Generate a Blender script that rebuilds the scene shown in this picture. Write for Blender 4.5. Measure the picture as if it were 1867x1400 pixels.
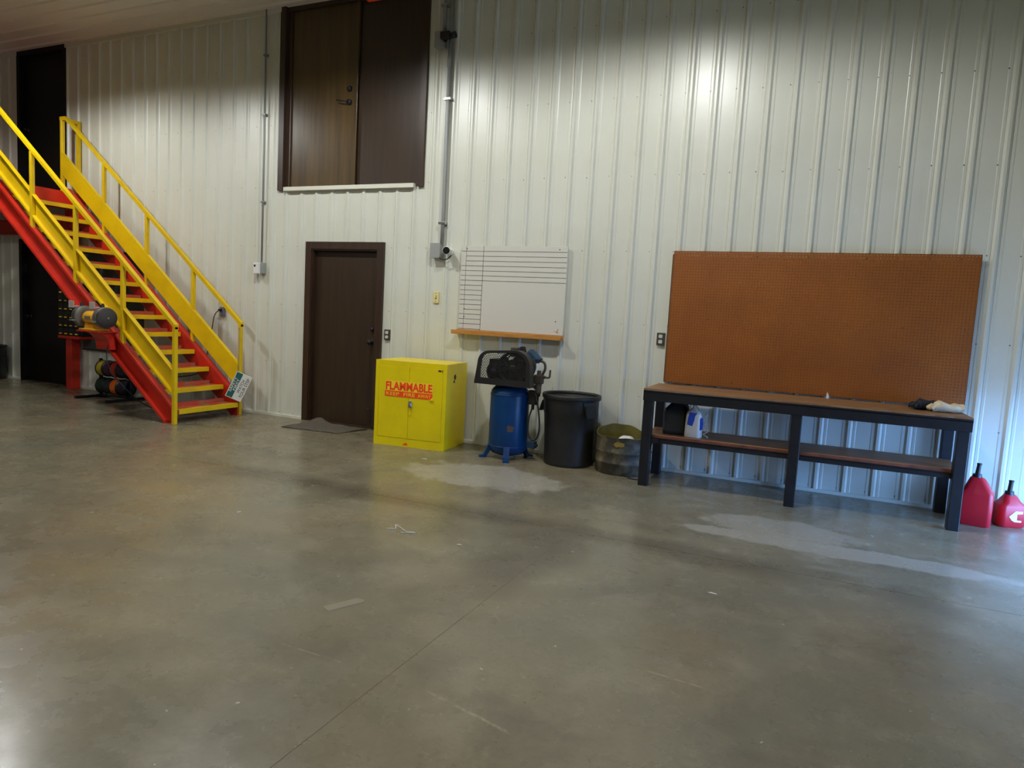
import bpy, bmesh, math, random
from mathutils import Matrix, Vector
random.seed(7)
for o in list(bpy.data.objects): bpy.data.objects.remove(o, do_unlink=True)
scene = bpy.context.scene
C = scene.collection
R = math.radians

# ------------------------------------------------------------------ camera
cd = bpy.data.cameras.new('camera'); cam = bpy.data.objects.new('camera', cd); C.objects.link(cam)
rt, up, fw = Vector((.90920574, .41267963, .05514023)), Vector((-.09049078, .06659803, .99366801)), Vector((-.40639432, .90843835, -.09789501))
M = Matrix((rt, up, -fw)).transposed().to_4x4(); M.translation = (5.908, -6.7227, 1.4203)
cam.matrix_world = M
cd.sensor_fit = 'HORIZONTAL'; cd.sensor_width = 36; cd.lens = 1264.78 / 1867 * 36; cd.clip_start = .05
scene.camera = cam
# ------------------------------------------------------------------ world, daylight, exposure
w = bpy.data.worlds.new('world'); scene.world = w; w.use_nodes = True
bg = w.node_tree.nodes['Background']; bg.inputs[0].default_value = (.20, .44, 1, 1); bg.inputs[1].default_value = 23.0
vs = scene.view_settings; vs.view_transform = 'Standard'; vs.look = 'None'; vs.gamma = 1; vs.use_curve_mapping = False
vs.exposure = 0.22
DOOR_Y0, DOOR_Y1, DOOR_H = -2.7, -.16, 1.0      # low open door in the right wall, near the corner
XR, XL, YF, CZ = 8.12, -12.0, -13.0, 4.93
pl = bpy.data.lights.new('open_door_right_offscreen', 'AREA'); pl.shape = 'RECTANGLE'; pl.size = DOOR_H; pl.size_y = DOOR_Y1 - DOOR_Y0
pl.cycles.is_portal = True
po = bpy.data.objects.new('open_door_right_offscreen', pl); C.objects.link(po)
po.location = (XR + .1, (DOOR_Y0 + DOOR_Y1) / 2, DOOR_H / 2); po.rotation_euler = (0, R(90), 0)
LAMP_W, LAMP_COL = (240, 120), (.985, 1, .99)

# ------------------------------------------------------------------ materials
def lin(c):
    return tuple(((v / 255) / 12.92 if v / 255 <= .04045 else ((v / 255 + .055) / 1.055) ** 2.4) for v in c) + (1,)
def mat(name, col, rough=.5, metal=0, col2=None, scale=6, lo=.4, hi=.7, stretch=None, bump=0, bscale=40, spec=.5, trans=0, emit=None, coat=0):
    m = bpy.data.materials.new(name); m.use_nodes = True; nt = m.node_tree; b = nt.nodes['Principled BSDF']
    b.inputs['Base Color'].default_value = lin(col); b.inputs['Roughness'].default_value = rough; b.inputs['Metallic'].default_value = metal
    b.inputs['Specular IOR Level'].default_value = spec
    b.inputs['Transmission Weight'].default_value = trans; b.inputs['Coat Weight'].default_value = coat
    if emit:
        b.inputs['Emission Color'].default_value = emit[0]; b.inputs['Emission Strength'].default_value = emit[1]
    tc = nt.nodes.new('ShaderNodeTexCoord'); mp = nt.nodes.new('ShaderNodeMapping'); nt.links.new(tc.outputs['Object'], mp.inputs[0])
    if stretch: mp.inputs['Scale'].default_value = stretch
    if col2:
        n = nt.nodes.new('ShaderNodeTexNoise'); n.inputs['Scale'].default_value = scale; n.inputs['Detail'].default_value = 6; n.inputs['Roughness'].default_value = .62
        nt.links.new(mp.outputs[0], n.inputs[0])
        r = nt.nodes.new('ShaderNodeValToRGB'); r.color_ramp.elements[0].position = lo; r.color_ramp.elements[1].position = hi
        r.color_ramp.elements[0].color = lin(col); r.color_ramp.elements[1].color = lin(col2)
        nt.links.new(n.outputs[0], r.inputs[0]); nt.links.new(r.outputs[0], b.inputs['Base Color'])
    if bump:
        n2 = nt.nodes.new('ShaderNodeTexNoise'); n2.inputs['Scale'].default_value = bscale; n2.inputs['Detail'].default_value = 4
        nt.links.new(mp.outputs[0], n2.inputs[0]); bp = nt.nodes.new('ShaderNodeBump'); bp.inputs['Strength'].default_value = bump; bp.inputs['Distance'].default_value = .01
        nt.links.new(n2.outputs[0], bp.inputs['Height']); nt.links.new(bp.outputs[0], b.inputs['Normal'])
    return m

def concrete():
    m = bpy.data.materials.new('polished_concrete'); m.use_nodes = True; nt = m.node_tree; b = nt.nodes['Principled BSDF']
    L = nt.links.new; N = nt.nodes.new
    tc = N('ShaderNodeTexCoord'); co = tc.outputs['Object']
    def noise(scale, det=6, rough=.6, stretch=None, dist=0):
        n = N('ShaderNodeTexNoise'); n.inputs['Scale'].default_value = scale; n.inputs['Detail'].default_value = det
        n.inputs['Roughness'].default_value = rough; n.inputs['Distortion'].default_value = dist
        if stretch:
            mp = N('ShaderNodeMapping'); mp.inputs['Scale'].default_value = stretch; L(co, mp.inputs[0]); L(mp.outputs[0], n.inputs[0])
        else: L(co, n.inputs[0])
        return n.outputs[0]
    def rng(v, a, b_, c=0, d=1):
        r = N('ShaderNodeMapRange'); r.interpolation_type = 'SMOOTHSTEP'; L(v, r.inputs[0])
        for i, x in enumerate((a, b_, c, d)): r.inputs[1 + i].default_value = x
        return r.outputs[0]
    def op(k, a, b_):
        n = N('ShaderNodeMath'); n.operation = k
        for i, x in enumerate((a, b_)):
            if isinstance(x, (int, float)): n.inputs[i].default_value = x
            else: L(x, n.inputs[i])
        return n.outputs[0]
    def mix(f, a, col):
        n = N('ShaderNodeMix'); n.data_type = 'RGBA'; L(f, n.inputs[0]); L(a, n.inputs[6]); n.inputs[7].default_value = lin(col); return n.outputs[2]
    sx = N('ShaderNodeSeparateXYZ'); L(co, sx.inputs[0]); X, Y = sx.outputs[0], sx.outputs[1]
    r = N('ShaderNodeValToRGB'); L(noise(.8, 8, .6, None, .3), r.inputs[0])
    e = r.color_ramp.elements; e[0].position = .36; e[0].color = lin((114, 110, 92)); e[1].position = .64; e[1].color = lin((130, 119, 94))
    c = r.outputs[0]
    c = mix(op('MULTIPLY', rng(noise(2.6, 8, .66), .46, .78), .55), c, (154, 144, 120))      # cloudy wear
    c = mix(op('MULTIPLY', rng(noise(1.5, 8, .68, None, .3), .44, .74), .6), c, (86, 78, 62))   # dark stains
    c = mix(op('MULTIPLY', rng(noise(38, 6, .75), .45, .75), .30), c, (84, 76, 62))           # grain
    c = mix(op('MULTIPLY', rng(noise(16, 6, .75), .52, .78), .30), c, (158, 148, 124))        # pale grain
    # tyre-dark band along the sawn joint and along the cross joint
    wob = op('MULTIPLY', op('ADD', noise(.9, 3), -.5), .5)
    jx = rng(op('ABSOLUTE', op('ADD', op('ADD', X, wob), -4.36), 0), .34, .06)
    jm = op('MULTIPLY', jx, op('MULTIPLY', rng(Y, -4.1, -3.2), rng(Y, -2.0, -2.4)))
    jy = op('MULTIPLY', rng(op('ABSOLUTE', op('ADD', op('ADD', Y, wob), 2.38), 0), .24, .05), op('MULTIPLY', rng(X, .6, 1.6), rng(X, 6.4, 5.0)))
    c = mix(op('MULTIPLY', op('MAXIMUM', jm, jy), .5), c, (76, 68, 55))
    # pale dust: by the compressor, and in patches before the bench
    def ell(cx, cy, rx, ry):
        a = op('MULTIPLY', op('ADD', X, -cx), 1 / rx); d = op('MULTIPLY', op('ADD', Y, -cy), 1 / ry)
        q = op('ADD', op('MULTIPLY', a, a), op('MULTIPLY', d, d))
        return rng(op('ADD', q, op('MULTIPLY', op('ADD', noise(3.2, 7, .65), -.5), 2.6)), 1.15, .75)
    dm = op('MAXIMUM', op('MAXIMUM', ell(3.25, -1.30, .75, .42), op('MULTIPLY', ell(5.75, -1.45, .55, .25), .8)), op('MULTIPLY', ell(6.1, -1.78, 1.1, .14), .9))
    dm = op('MAXIMUM', dm, op('MULTIPLY', op('MULTIPLY', rng(noise(1.9, 8, .7, (1, 2.0, 1), .4), .50, .72), op('MULTIPLY', rng(X, 3.8, 5.2), rng(Y, -2.8, -1.8))), .6))
    c = mix(op('MULTIPLY', dm, .62), c, (168, 162, 148))
    # a few long pale scuffs
    def seg(ax, ay, bx, by, wd):
        ln = math.hypot(bx - ax, by - ay); dx, dy = (bx - ax) / ln, (by - ay) / ln
        u = op('ADD', op('MULTIPLY', op('ADD', X, -ax), dx), op('MULTIPLY', op('ADD', Y, -ay), dy))
        v = op('ABSOLUTE', op('ADD', op('MULTIPLY', op('ADD', X, -ax), -dy), op('MULTIPLY', op('ADD', Y, -ay), dx)), 0)
        return op('MULTIPLY', rng(v, wd, wd * .3), op('MULTIPLY', rng(u, -.02, .03), rng(u, ln + .02, ln - .03)))
    sm = op('MAXIMUM', seg(4.66, -4.56, 5.05, -4.65, .010), op('MAXIMUM', seg(5.36, -3.98, 5.6, -4.0, .007), seg(3.95, -4.55, 4.27, -4.55, .006)))
    c = mix(op('MULTIPLY', sm, op('MULTIPLY', rng(noise(30, 5), .35, .6), .6)), c, (176, 162, 130))
    c = mix(op('MULTIPLY', rng(noise(14, 2, .5), .745, .765), .7), c, (200, 192, 172))
    L(c, b.inputs['Base Color'])
    L(rng(noise(3, 6), .3, .75, .21, .36), b.inputs['Roughness']); b.inputs['Specular IOR Level'].default_value = .5
    bp = N('ShaderNodeBump'); bp.inputs['Strength'].default_value = .06; bp.inputs['Distance'].default_value = .01; L(noise(9, 6), bp.inputs['Height']); L(bp.outputs[0], b.inputs['Normal'])
    return m

MT = dict(
    wall=mat('white_panel_paint', (216, 217, 205), .33, col2=(207, 207, 192), scale=.9, lo=.35, hi=.7, spec=.5),
    ceil=mat('ceiling_panel_paint', (222, 218, 204), .4),
    trim=mat('white_trim_paint', (216, 215, 200), .4),
    concrete=concrete(),
    joint=mat('sawn_joint_filler', (134, 114, 84), .8),
    yellow=mat('stair_yellow_paint', (230, 192, 4), .42, col2=(212, 174, 6), scale=3),
    red=mat('stair_red_paint', (204, 44, 22), .45, col2=(176, 34, 18), scale=4),
    tread=mat('worn_red_tread', (190, 60, 34), .6, col2=(150, 112, 78), scale=7, lo=.42, hi=.62),
    brown=mat('dark_stained_wood', (46, 35, 25), .38, col2=(64, 46, 30), scale=3, stretch=(8, 8, .5), lo=.3, hi=.8),
    brown2=mat('lighter_brown_wood', (66, 52, 30), .3, col2=(98, 76, 42), scale=2.4, stretch=(5, 5, .35), lo=.35, hi=.75),  # lighter, warmer brown for the left upper leaf and its astragal
    brownf=mat('brown_door_frame_paint', (62, 43, 30), .4, col2=(48, 33, 24), scale=3, stretch=(6, 6, .6)),
    darkdoor=mat('near_black_door_paint', (15, 12, 11), .5, spec=.3),
    cab=mat('cabinet_yellow_enamel', (238, 212, 0), .36, col2=(222, 198, 2), scale=2.2),
    orange=mat('label_orange', (255, 74, 10), .5),
    labely=mat('label_yellow', (255, 214, 40), .5),
    chrome=mat('chrome', (190, 190, 190), .22, 1),
    steel=mat('galvanised_steel', (150, 152, 150), .42, .6, col2=(130, 132, 131), scale=20),
    conduit=mat('grey_conduit', (146, 148, 146), .45, .3),
    boxg=mat('grey_box_paint', (150, 152, 150), .5),
    bsteel=mat('black_bench_steel', (17, 18, 23), .38, 0, col2=(28, 28, 34), scale=9),
    plywood=mat('worn_bench_wood', (152, 113, 76), .5, col2=(108, 76, 50), scale=3.2, stretch=(1, 5, 5), lo=.35, hi=.72),
    plyedge=mat('wood_edge_redbrown', (128, 66, 36), .6, col2=(84, 44, 28), scale=8),
    peg=mat('pegboard_brown', (150, 84, 20), .5, col2=(132, 72, 18), scale=1.7, lo=.35, hi=.7),
    strip=mat('furring_strip', (92, 70, 50), .7),
    wb=mat('whiteboard_gloss', (214, 211, 200), .22),
    ink=mat('black_rule_ink', (34, 34, 36), .5),
    oak=mat('oak_tray', (196, 136, 62), .45, col2=(172, 112, 48), scale=5, stretch=(1, 6, 6)),
    blue=mat('tank_blue_enamel', (8, 58, 104), .35, col2=(6, 46, 88), scale=3, spec=.3),
    bluedk=mat('pump_blue_paint', (30, 62, 88), .45),
    rust=mat('rust_patch', (96, 68, 50), .8, col2=(60, 60, 70), scale=30),
    guard=mat('black_guard_paint', (26, 26, 27), .42, col2=(42, 38, 34), scale=6),
    iron=mat('dark_cast_iron', (42, 43, 46), .45, .5),
    brownmetal=mat('grimy_brown_metal', (86, 78, 68), .5, .5),
    rubber=mat('black_rubber', (20, 20, 21), .55),
    can=mat('black_bin_plastic', (27, 27, 27), .48, col2=(40, 39, 36), scale=3, bump=.1, bscale=60),
    drum=mat('grimy_olive_drum', (56, 53, 42), .6, .1, col2=(118, 106, 78), scale=8, lo=.46, hi=.74, bump=.15, bscale=22),
    drumin=mat('yellow_stained_drum_inside', (128, 118, 52), .6, col2=(96, 86, 40), scale=5),
    ypatch=mat('yellow_paint_patch', (150, 122, 36), .7, col2=(110, 98, 50), scale=18),
    white=mat('white_plastic', (226, 226, 222), .4),
    jug=mat('milky_white_jug', (222, 220, 212), .4),
    bjug=mat('black_jug_plastic', (18, 18, 19), .5),
    bluelab=mat('blue_label', (28, 72, 186), .45),
    redcap=mat('red_cap', (190, 50, 36), .5),
    clear=mat('clear_hose', (216, 216, 210), .25, trans=.5),
    gasred=mat('red_fuel_can_plastic', (196, 24, 40), .38, col2=(176, 20, 36), scale=3),
    black=mat('black_plastic', (16, 16, 17), .4),
    cream=mat('ivory_plate', (226, 212, 150), .45),
    platebr=mat('bronze_outlet_plate', (84, 76, 62), .4, .3),
    mat=mat('grey_floor_mat_fibre', (98, 90, 76), .95, col2=(74, 68, 58), scale=60, bump=.5, bscale=220),
    grinder=mat('grinder_yellow', (222, 160, 26), .4),
    grey=mat('grinder_grey', (104, 102, 98), .45),
    wheel=mat('abrasive_wheel', (66, 62, 60), .85),
    greyb=mat('dark_grey_green_board', (70, 76, 74), .6),
    sgreen=mat('sign_green', (30, 96, 88), .5),
    swhite=mat('sign_white', (226, 224, 212), .45),
    plug=mat('violet_grey_outlet_box', (106, 98, 112), .5),
    leather=mat('cream_glove_leather', (222, 208, 174), .8, col2=(200, 184, 150), scale=20, bump=.3, bscale=60),
    navy=mat('navy_glove_cloth', (24, 28, 40), .85, col2=(44, 48, 60), scale=30, bump=.3, bscale=80),
    screw=mat('screw_head', (128, 126, 118), .45, .3),
    paper=mat('white_paper', (226, 224, 216), .8),
    reflector=mat('lamp_reflector_white', (230, 230, 225), .5),
    shade=mat('lamp_housing_grey', (120, 122, 122), .5, .4),
    glow=mat('lamp_lens', (255, 245, 220), .5, emit=((1, .93, .76, 1), 6)),
    tape=mat('faded_tape', (134, 127, 106), .5),
    hoist=mat('orange_beam_paint', (240, 74, 16), .45),
    asphalt=mat('outdoor_gravel', (150, 150, 150), .9, col2=(130, 130, 128), scale=12),
)
for k, c in dict(purple=(74, 44, 62), redsp=(190, 44, 34), yelsp=(176, 160, 40), dksp=(44, 34, 36), greensp=(36, 58, 42), slate=(44, 56, 58), orangesp=(226, 104, 22)).items():
    MT[k] = mat('spool_' + {'redsp': 'red', 'yelsp': 'yellow', 'dksp': 'dark', 'greensp': 'green', 'orangesp': 'orange'}.get(k, k), c, .55)

# ------------------------------------------------------------------ mesh builder
class MB:
    def __init__(s): s.v = []; s.f = []; s.sm = []
    def add(s, vs, fs, smooth=False):
        n = len(s.v); s.v += [tuple(v) for v in vs]; s.f += [tuple(i + n for i in f) for f in fs]; s.sm += [smooth] * len(fs); return s
    def box(s, x0, x1, y0, y1, z0, z1, T=None):
        v = [Vector((x, y, z)) for z in (z0, z1) for y in (y0, y1) for x in (x0, x1)]
        if T: v = [T @ p for p in v]
        return s.add(v, [(0, 2, 3, 1), (4, 5, 7, 6), (0, 1, 5, 4), (2, 6, 7, 3), (0, 4, 6, 2), (1, 3, 7, 5)])
    def bbox(s, x0, x1, y0, y1, z0, z1, b=.006, seg=2, T=None):      # box with rounded edges
        bm = bmesh.new(); bmesh.ops.create_cube(bm, size=1)
        for v in bm.verts: v.co = Vector(((x0 + x1) / 2 + v.co.x * (x1 - x0), (y0 + y1) / 2 + v.co.y * (y1 - y0), (z0 + z1) / 2 + v.co.z * (z1 - z0)))
        bmesh.ops.bevel(bm, geom=list(bm.edges), offset=b, segments=seg, profile=.5, affect='EDGES')
        s.bm(bm, T); return s
    def bm(s, bm, T=None, smooth=False):
        bm.verts.index_update(); s.add([T @ v.co if T else v.co.copy() for v in bm.verts], [[v.index for v in f.verts] for f in bm.faces], smooth); bm.free()
    def cyl(s, p0, p1, r0, r1=None, n=16, caps=True):
        r1 = r0 if r1 is None else r1; p0, p1 = Vector(p0), Vector(p1); d = (p1 - p0).normalized()
        a = d.orthogonal().normalized(); b = d.cross(a)
        ring = lambda c, r: [c + (a * math.cos(2 * math.pi * i / n) + b * math.sin(2 * math.pi * i / n)) * r for i in range(n)]
        s.add(ring(p0, r0) + ring(p1, r1), [(i, (i + 1) % n, n + (i + 1) % n, n + i) for i in range(n)], True)
        if caps:
            s.add(ring(p0, r0), [tuple(range(n))[::-1]]); s.add(ring(p1, r1), [tuple(range(n))])
        return s
    def lathe(s, prof, n=32, T=None, close=False):                   # prof: (r, z)
        v = []; f = []
        for r, z in prof: v += [Vector((r * math.cos(2 * math.pi * i / n), r * math.sin(2 * math.pi * i / n), z)) for i in range(n)]
        k = len(prof)
        for j in range(k if close else k - 1):
            for i in range(n): f.append((j * n + i, j * n + (i + 1) % n, (j + 1) % k * n + (i + 1) % n, (j + 1) % k * n + i))
        if T: v = [T @ p for p in v]
        return s.add(v, f, True)
    def tube(s, pts, r, n=8, sub=6):
        P = [Vector(p) for p in pts]
        if sub and len(P) > 2:
            Q = []
            for i in range(len(P) - 1):
                a, b, c, d = P[max(i - 1, 0)], P[i], P[i + 1], P[min(i + 2, len(P) - 1)]
                for k in range(sub):
                    t = k / sub
                    Q.append(.5 * ((2 * b) + (c - a) * t + (2 * a - 5 * b + 4 * c - d) * t * t + (3 * b - a - 3 * c + d) * t ** 3))
            P = Q + [P[-1]]
        v = []; f = []; a = None
        for i, p in enumerate(P):
            d = (P[min(i + 1, len(P) - 1)] - P[max(i - 1, 0)]).normalized()
            a = d.orthogonal().normalized() if a is None else (a - d * a.dot(d)).normalized()
            b = d.cross(a); v += [p + (a * math.cos(2 * math.pi * k / n) + b * math.sin(2 * math.pi * k / n)) * r for k in range(n)]
        for i in range(len(P) - 1):
            for k in range(n): f.append((i * n + k, i * n + (k + 1) % n, (i + 1) * n + (k + 1) % n, (i + 1) * n + k))
        f += [tuple(range(n))[::-1], tuple(range((len(P) - 1) * n, len(P) * n))]
        return s.add(v, f, True)
    def prism(s, poly, a, b, ax='y', T=None, smooth=False):          # polygon in the two other axes, extruded along ax
        def mk(p, t): return Vector((p[0], t, p[1])) if ax == 'y' else (Vector((t, p[0], p[1])) if ax == 'x' else Vector((p[0], p[1], t)))
        n = len(poly); v = [mk(p, a) for p in poly] + [mk(p, b) for p in poly]
        if T: v = [T @ p for p in v]
        s.add(v, [tuple(range(n)), tuple(range(2 * n - 1, n - 1, -1))])
        return s.add(v, [(i, n + i, n + (i + 1) % n, (i + 1) % n) for i in range(n)], smooth)
    def loft(s, rings, caps=True, smooth=True):
        n = len(rings[0]); v = [p for r in rings for p in r]; f = []
        for j in range(len(rings) - 1):
            for i in range(n): f.append((j * n + i, j * n + (i + 1) % n, (j + 1) * n + (i + 1) % n, (j + 1) * n + i))
        s.add(v, f, smooth)
        if caps: s.add(rings[0], [tuple(range(n))[::-1]]); s.add(rings[-1], [tuple(range(n))])
        return s
    def text(s, body, T, size=1, off=0, ext=.0004, sx=1, fit=None):
        cu = bpy.data.curves.new('t', 'FONT'); cu.body = body; cu.size = size; cu.offset = off; cu.extrude = ext; cu.align_x = 'CENTER'; cu.align_y = 'CENTER'; cu.resolution_u = 3
        o = bpy.data.objects.new('t', cu); me = bpy.data.meshes.new_from_object(o)
        xs = [v.co.x for v in me.vertices]; ys = [v.co.y for v in me.vertices]
        cx, cy = (min(xs) + max(xs)) / 2, (min(ys) + max(ys)) / 2
        kx, ky = (fit[0] / (max(xs) - min(xs)), fit[1] / (max(ys) - min(ys))) if fit else (sx, 1)
        s.add([T @ Vector(((v.co.x - cx) * kx, (v.co.y - cy) * ky, v.co.z)) for v in me.vertices], [tuple(p.vertices) for p in me.polygons])
        bpy.data.objects.remove(o); bpy.data.meshes.remove(me); bpy.data.curves.remove(cu); return s
    def mesh(s, name, m, off=(0, 0, 0)):
        me = bpy.data.meshes.new(name); ox, oy, oz = off
        me.from_pydata([(x - ox, y - oy, z - oz) for x, y, z in s.v], [], s.f); me.polygons.foreach_set('use_smooth', s.sm); me.update()
        bm = bmesh.new(); bm.from_mesh(me); bmesh.ops.recalc_face_normals(bm, faces=bm.faces); bm.to_mesh(me); bm.free()
        me.materials.append(MT[m]); return me

def thing(name, label, cat, loc=(0, 0, 0), rz=0, group=None):
    o = bpy.data.objects.new(name, None); C.objects.link(o); o.location = loc; o.rotation_euler = (0, 0, rz); o.empty_display_size = .1
    o['label'] = label; o['category'] = cat
    if group: o['group'] = group
    return o
def root(o):
    while o.parent: o = o.parent
    return o
def part(name, mb, m, parent, world=False, label=None, stuff=False):
    o = bpy.data.objects.new(name, mb.mesh(name, m, root(parent).location if world else (0, 0, 0))); C.objects.link(o); o.parent = parent
    if label: o['label'] = label
    if stuff: o['kind'] = 'stuff'
    return o
def solo(name, mb, m, loc, label, cat, rz=0, group=None, world=False):
    o = bpy.data.objects.new(name, mb.mesh(name, m, loc if world else (0, 0, 0))); C.objects.link(o); o.location = loc; o.rotation_euler = (0, 0, rz); o['label'] = label; o['category'] = cat
    if group: o['group'] = group
    return o
def struct(name, mb=None, m=None, label=None, loc=(0, 0, 0)):
    o = bpy.data.objects.new(name, mb.mesh(name, m) if mb else None); C.objects.link(o); o.location = loc; o['kind'] = 'structure'
    if label: o['label'] = label
    return o
def copyp(o, parent, loc=(0, 0, 0)):
    c = o.copy(); C.objects.link(c); c.parent = parent; c.location = loc; return c

# ================================================================== SETTING
# ---- floor: slabs between sawn joints
fl = struct('floor', MB().box(XL, XR + .3, YF, .3, -.2, -.0012), 'joint', 'grey polished concrete floor with sawn joints')
JX, JY = [XL, -8.0, -3.8, .33, 4.475, XR + .3], [YF, -10.6, -6.5, -2.38, .3]
g = .0018
for i in range(len(JX) - 1):
    for j in range(len(JY) - 1):
        part('slab', MB().box(JX[i] + g, JX[i + 1] - g, JY[j] + g, JY[j + 1] - g, -.05, 0), 'concrete', fl)
# ---- back wall of ribbed metal panels with openings
W = .2286
OPEN = [(-.365, 1.69, 2.79, CZ), (.10, 1.215, 0, 2.165), (-5.49, -4.375, 2.8, CZ), (-5.49, -4.375, 0, 2.17)]
def zspans(a, b):
    sp = [(0.0, CZ)]
    for x0, x1, z0, z1 in OPEN:
        if a < x1 - 1e-6 and b > x0 + 1e-6:
            ns = []
            for p, q in sp:
                if z0 > p: ns.append((p, min(q, z0)))
                if z1 < q: ns.append((max(p, z1), q))
            sp = [s for s in ns if s[1] - s[0] > 1e-4]
    return sp
bm_ = MB()
xs = sorted({XL, XR, *[o[0] for o in OPEN], *[o[1] for o in OPEN]})
for a, b in zip(xs, xs[1:]):
    for p, q in zspans(a, b): bm_.box(a, b, .012, .25, p, q)
wb_ = struct('wall_back', bm_, 'wall', 'white ribbed metal wall')
def profile(x):        # outward offset of the sheet at x
    u = ((x + .014 + W / 2) % W) - W / 2
    d = abs(u)
    if d < .010: return .019
    if d < .028: return .019 * (.028 - d) / .018
    for c in (-W / 6 - .003, W / 6 + .003):
        e = abs(u - c)
        if e < .009: return .003
        if e < .016: return .003 * (.016 - e) / .007
    return 0
def bps(a, b):
    P = {a, b}; i0, i1 = int(a / W) - 2, int(b / W) + 2
    for i in range(i0, i1):
        c = i * W - .014
        for d in (-.028, -.010, .010, .028, *[s * (W / 6 + .003) + e for s in (-1, 1) for e in (-.016, -.009, .009, .016)]):
            if a < c + d < b: P.add(c + d)
    for o in OPEN:
        for e in o[:2]:
            if a < e < b: P.add(e)
    return sorted(P)
k0 = int((XL) / (4 * W)); px = k0 * 4 * W - 4 * W + .5 * W; idx = 0
while px < XR:
    a, b = max(px, XL), min(px + 4 * W, XR); idx += 1
    if b > a + .01:
        mb = MB(); off = .0012 * (idx % 2)
        P = bps(a, b)
        for u, v in zip(P, P[1:]):
            if v - u < 1e-5: continue
            yu, yv = -profile(u) - off, -profile(v) - off
            for p, q in zspans(u, v):
                mb.add([(u, yu, p), (v, yv, p), (v, yv, q), (u, yu, q)], [(0, 1, 2, 3)])
        pb = part('panel', mb, 'wall', wb_)
    px += 4 * W
mb = MB()
for i in range(int(XL / W), int(XR / W)):
    x = i * W - .066
    for z in (.06, .69, 1.40, 2.11, 2.83, 3.57, 4.28):
        if any(o[0] - .02 < x < o[1] + .02 and o[2] - .02 < z < o[3] + .02 for o in OPEN): continue
        zz = z + random.uniform(-.006, .006)
        mb.cyl((x, 0, zz), (x, -.003, zz), .007, .006, 8).cyl((x, -.003, zz), (x, -.0055, zz), .004, .0035, 6)
part('screw_heads', mb, 'screw', wb_, stuff=True)
# ---- other walls and ceiling
rw = MB(); rw.box(XR, XR + .25, YF, DOOR_Y0, 0, CZ).box(XR, XR + .25, DOOR_Y1, .25, 0, CZ).box(XR, XR + .25, DOOR_Y0, DOOR_Y1, DOOR_H + 1.5, CZ)
struct('wall_right', rw, 'wall')
struct('wall_left', MB().box(XL - .25, XL, YF, .25, 0, CZ), 'wall')
struct('wall_front', MB().box(XL - .25, XR + .25, YF - .25, YF, 0, CZ), 'wall')
ce = struct('ceiling', MB().box(XL, XR + .25, YF, .25, CZ + .02, CZ + .2), 'ceil', 'pale ribbed metal ceiling')
y = 0.0
while y > YF:
    mb = MB(); pts = []
    for i in range(4):
        c = y - (i + .5) * W
        pts += [(c + W / 2, 0), (c + .03, 0), (c + .012, -.019), (c - .012, -.019), (c - .03, 0)]
    pts.append((y - 4 * W, 0))
    for (u, d), (v, e) in zip(pts, pts[1:]):
        mb.add([(XL, u, CZ + d), (XR, u, CZ + d), (XR, v, CZ + e), (XL, v, CZ + e)], [(0, 1, 2, 3)])
    part('panel', mb, 'ceil', ce); y -= 4 * W
mb = MB()
for a, b in ((XL, -5.49), (-4.375, -.365), (1.69, XR)): mb.box(a, b, -.035, 0, CZ - .055, CZ)
struct('trim_1', mb, 'trim', 'white trim strip along the wall top')
mb = MB()
for a, b in ((XL, -5.49), (-4.375, .10), (1.215, XR)): mb.box(a, b, -.026, .0, 0, .03)
struct('baseboard_back', mb, 'trim', 'low white base trim of the ribbed wall')
struct('trim_2', MB().box(XR - .02, XR + .27, DOOR_Y0 - .1, DOOR_Y0, 0, DOOR_H).box(XR - .02, XR + .27, DOOR_Y1, DOOR_Y1 + .1, 0, DOOR_H).box(XR - .02, XR + .27, DOOR_Y0 - .1, DOOR_Y1 + .1, DOOR_H, DOOR_H + .1), 'trim')
d5 = struct('door_5', None, None, 'white overhead door raised about a metre')
for k in range(3):
    z0 = DOOR_H + k * .5; part('panel', MB().bbox(XR + .05, XR + .10, DOOR_Y0 + .001, DOOR_Y1 - .001, z0, z0 + .496, .004), 'trim', d5)
og = struct('ground_outside', MB().box(XR + .3, XR + 30, -25, 20, -.2, -.03), 'asphalt')

# ---- ground-floor brown door
d = struct('door_1', None, None, 'dark brown wooden door in a brown frame at floor level')
mb = MB(); x0, x1, z1 = .09, 1.22, 2.172
mb.prism([(x0, 0), (x0 + .085, 0), (x0 + .085, z1 - .085), (x1 - .085, z1 - .085), (x1 - .085, 0), (x1, 0), (x1, z1), (x0, z1)], -.034, .0)
mb.prism([(x0 + .02, 0), (x0 + .105, 0), (x0 + .105, z1 - .105), (x1 - .105, z1 - .105), (x1 - .105, 0), (x1 - .02, 0), (x1 - .02, z1 - .02), (x0 + .02, z1 - .02)], .0, .10)
mb.prism([(x0 + .085, 0), (x0 + .10, 0), (x0 + .10, z1 - .10), (x1 - .10, z1 - .10), (x1 - .10, 0), (x1 - .085, 0), (x1 - .085, z1 - .085), (x0 + .085, z1 - .085)], -.022, 0)
part('frame', mb, 'brownf', d)
lf = part('leaf', MB().bbox(x0 + .105, x1 - .105, .045, .09, .012, z1 - .105, .003), 'brown', d)
part('backing', MB().box(x0, x1, .1, .24, 0, z1), 'darkdoor', d)
part('threshold', MB().box(x0 + .03, x1 - .03, -.02, .09, 0, .012), 'brownf', d)
mb = MB().lathe([(0, .07), (.018, .07), (.03, .055), (.03, .04), (.012, .03), (.012, .01), (.034, .008), (.034, 0)], 20, Matrix.Translation((1.045, .045, 1.02)) @ Matrix.Rotation(R(90), 4, 'X'))
part('door_knob', mb, 'iron', lf)
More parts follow.
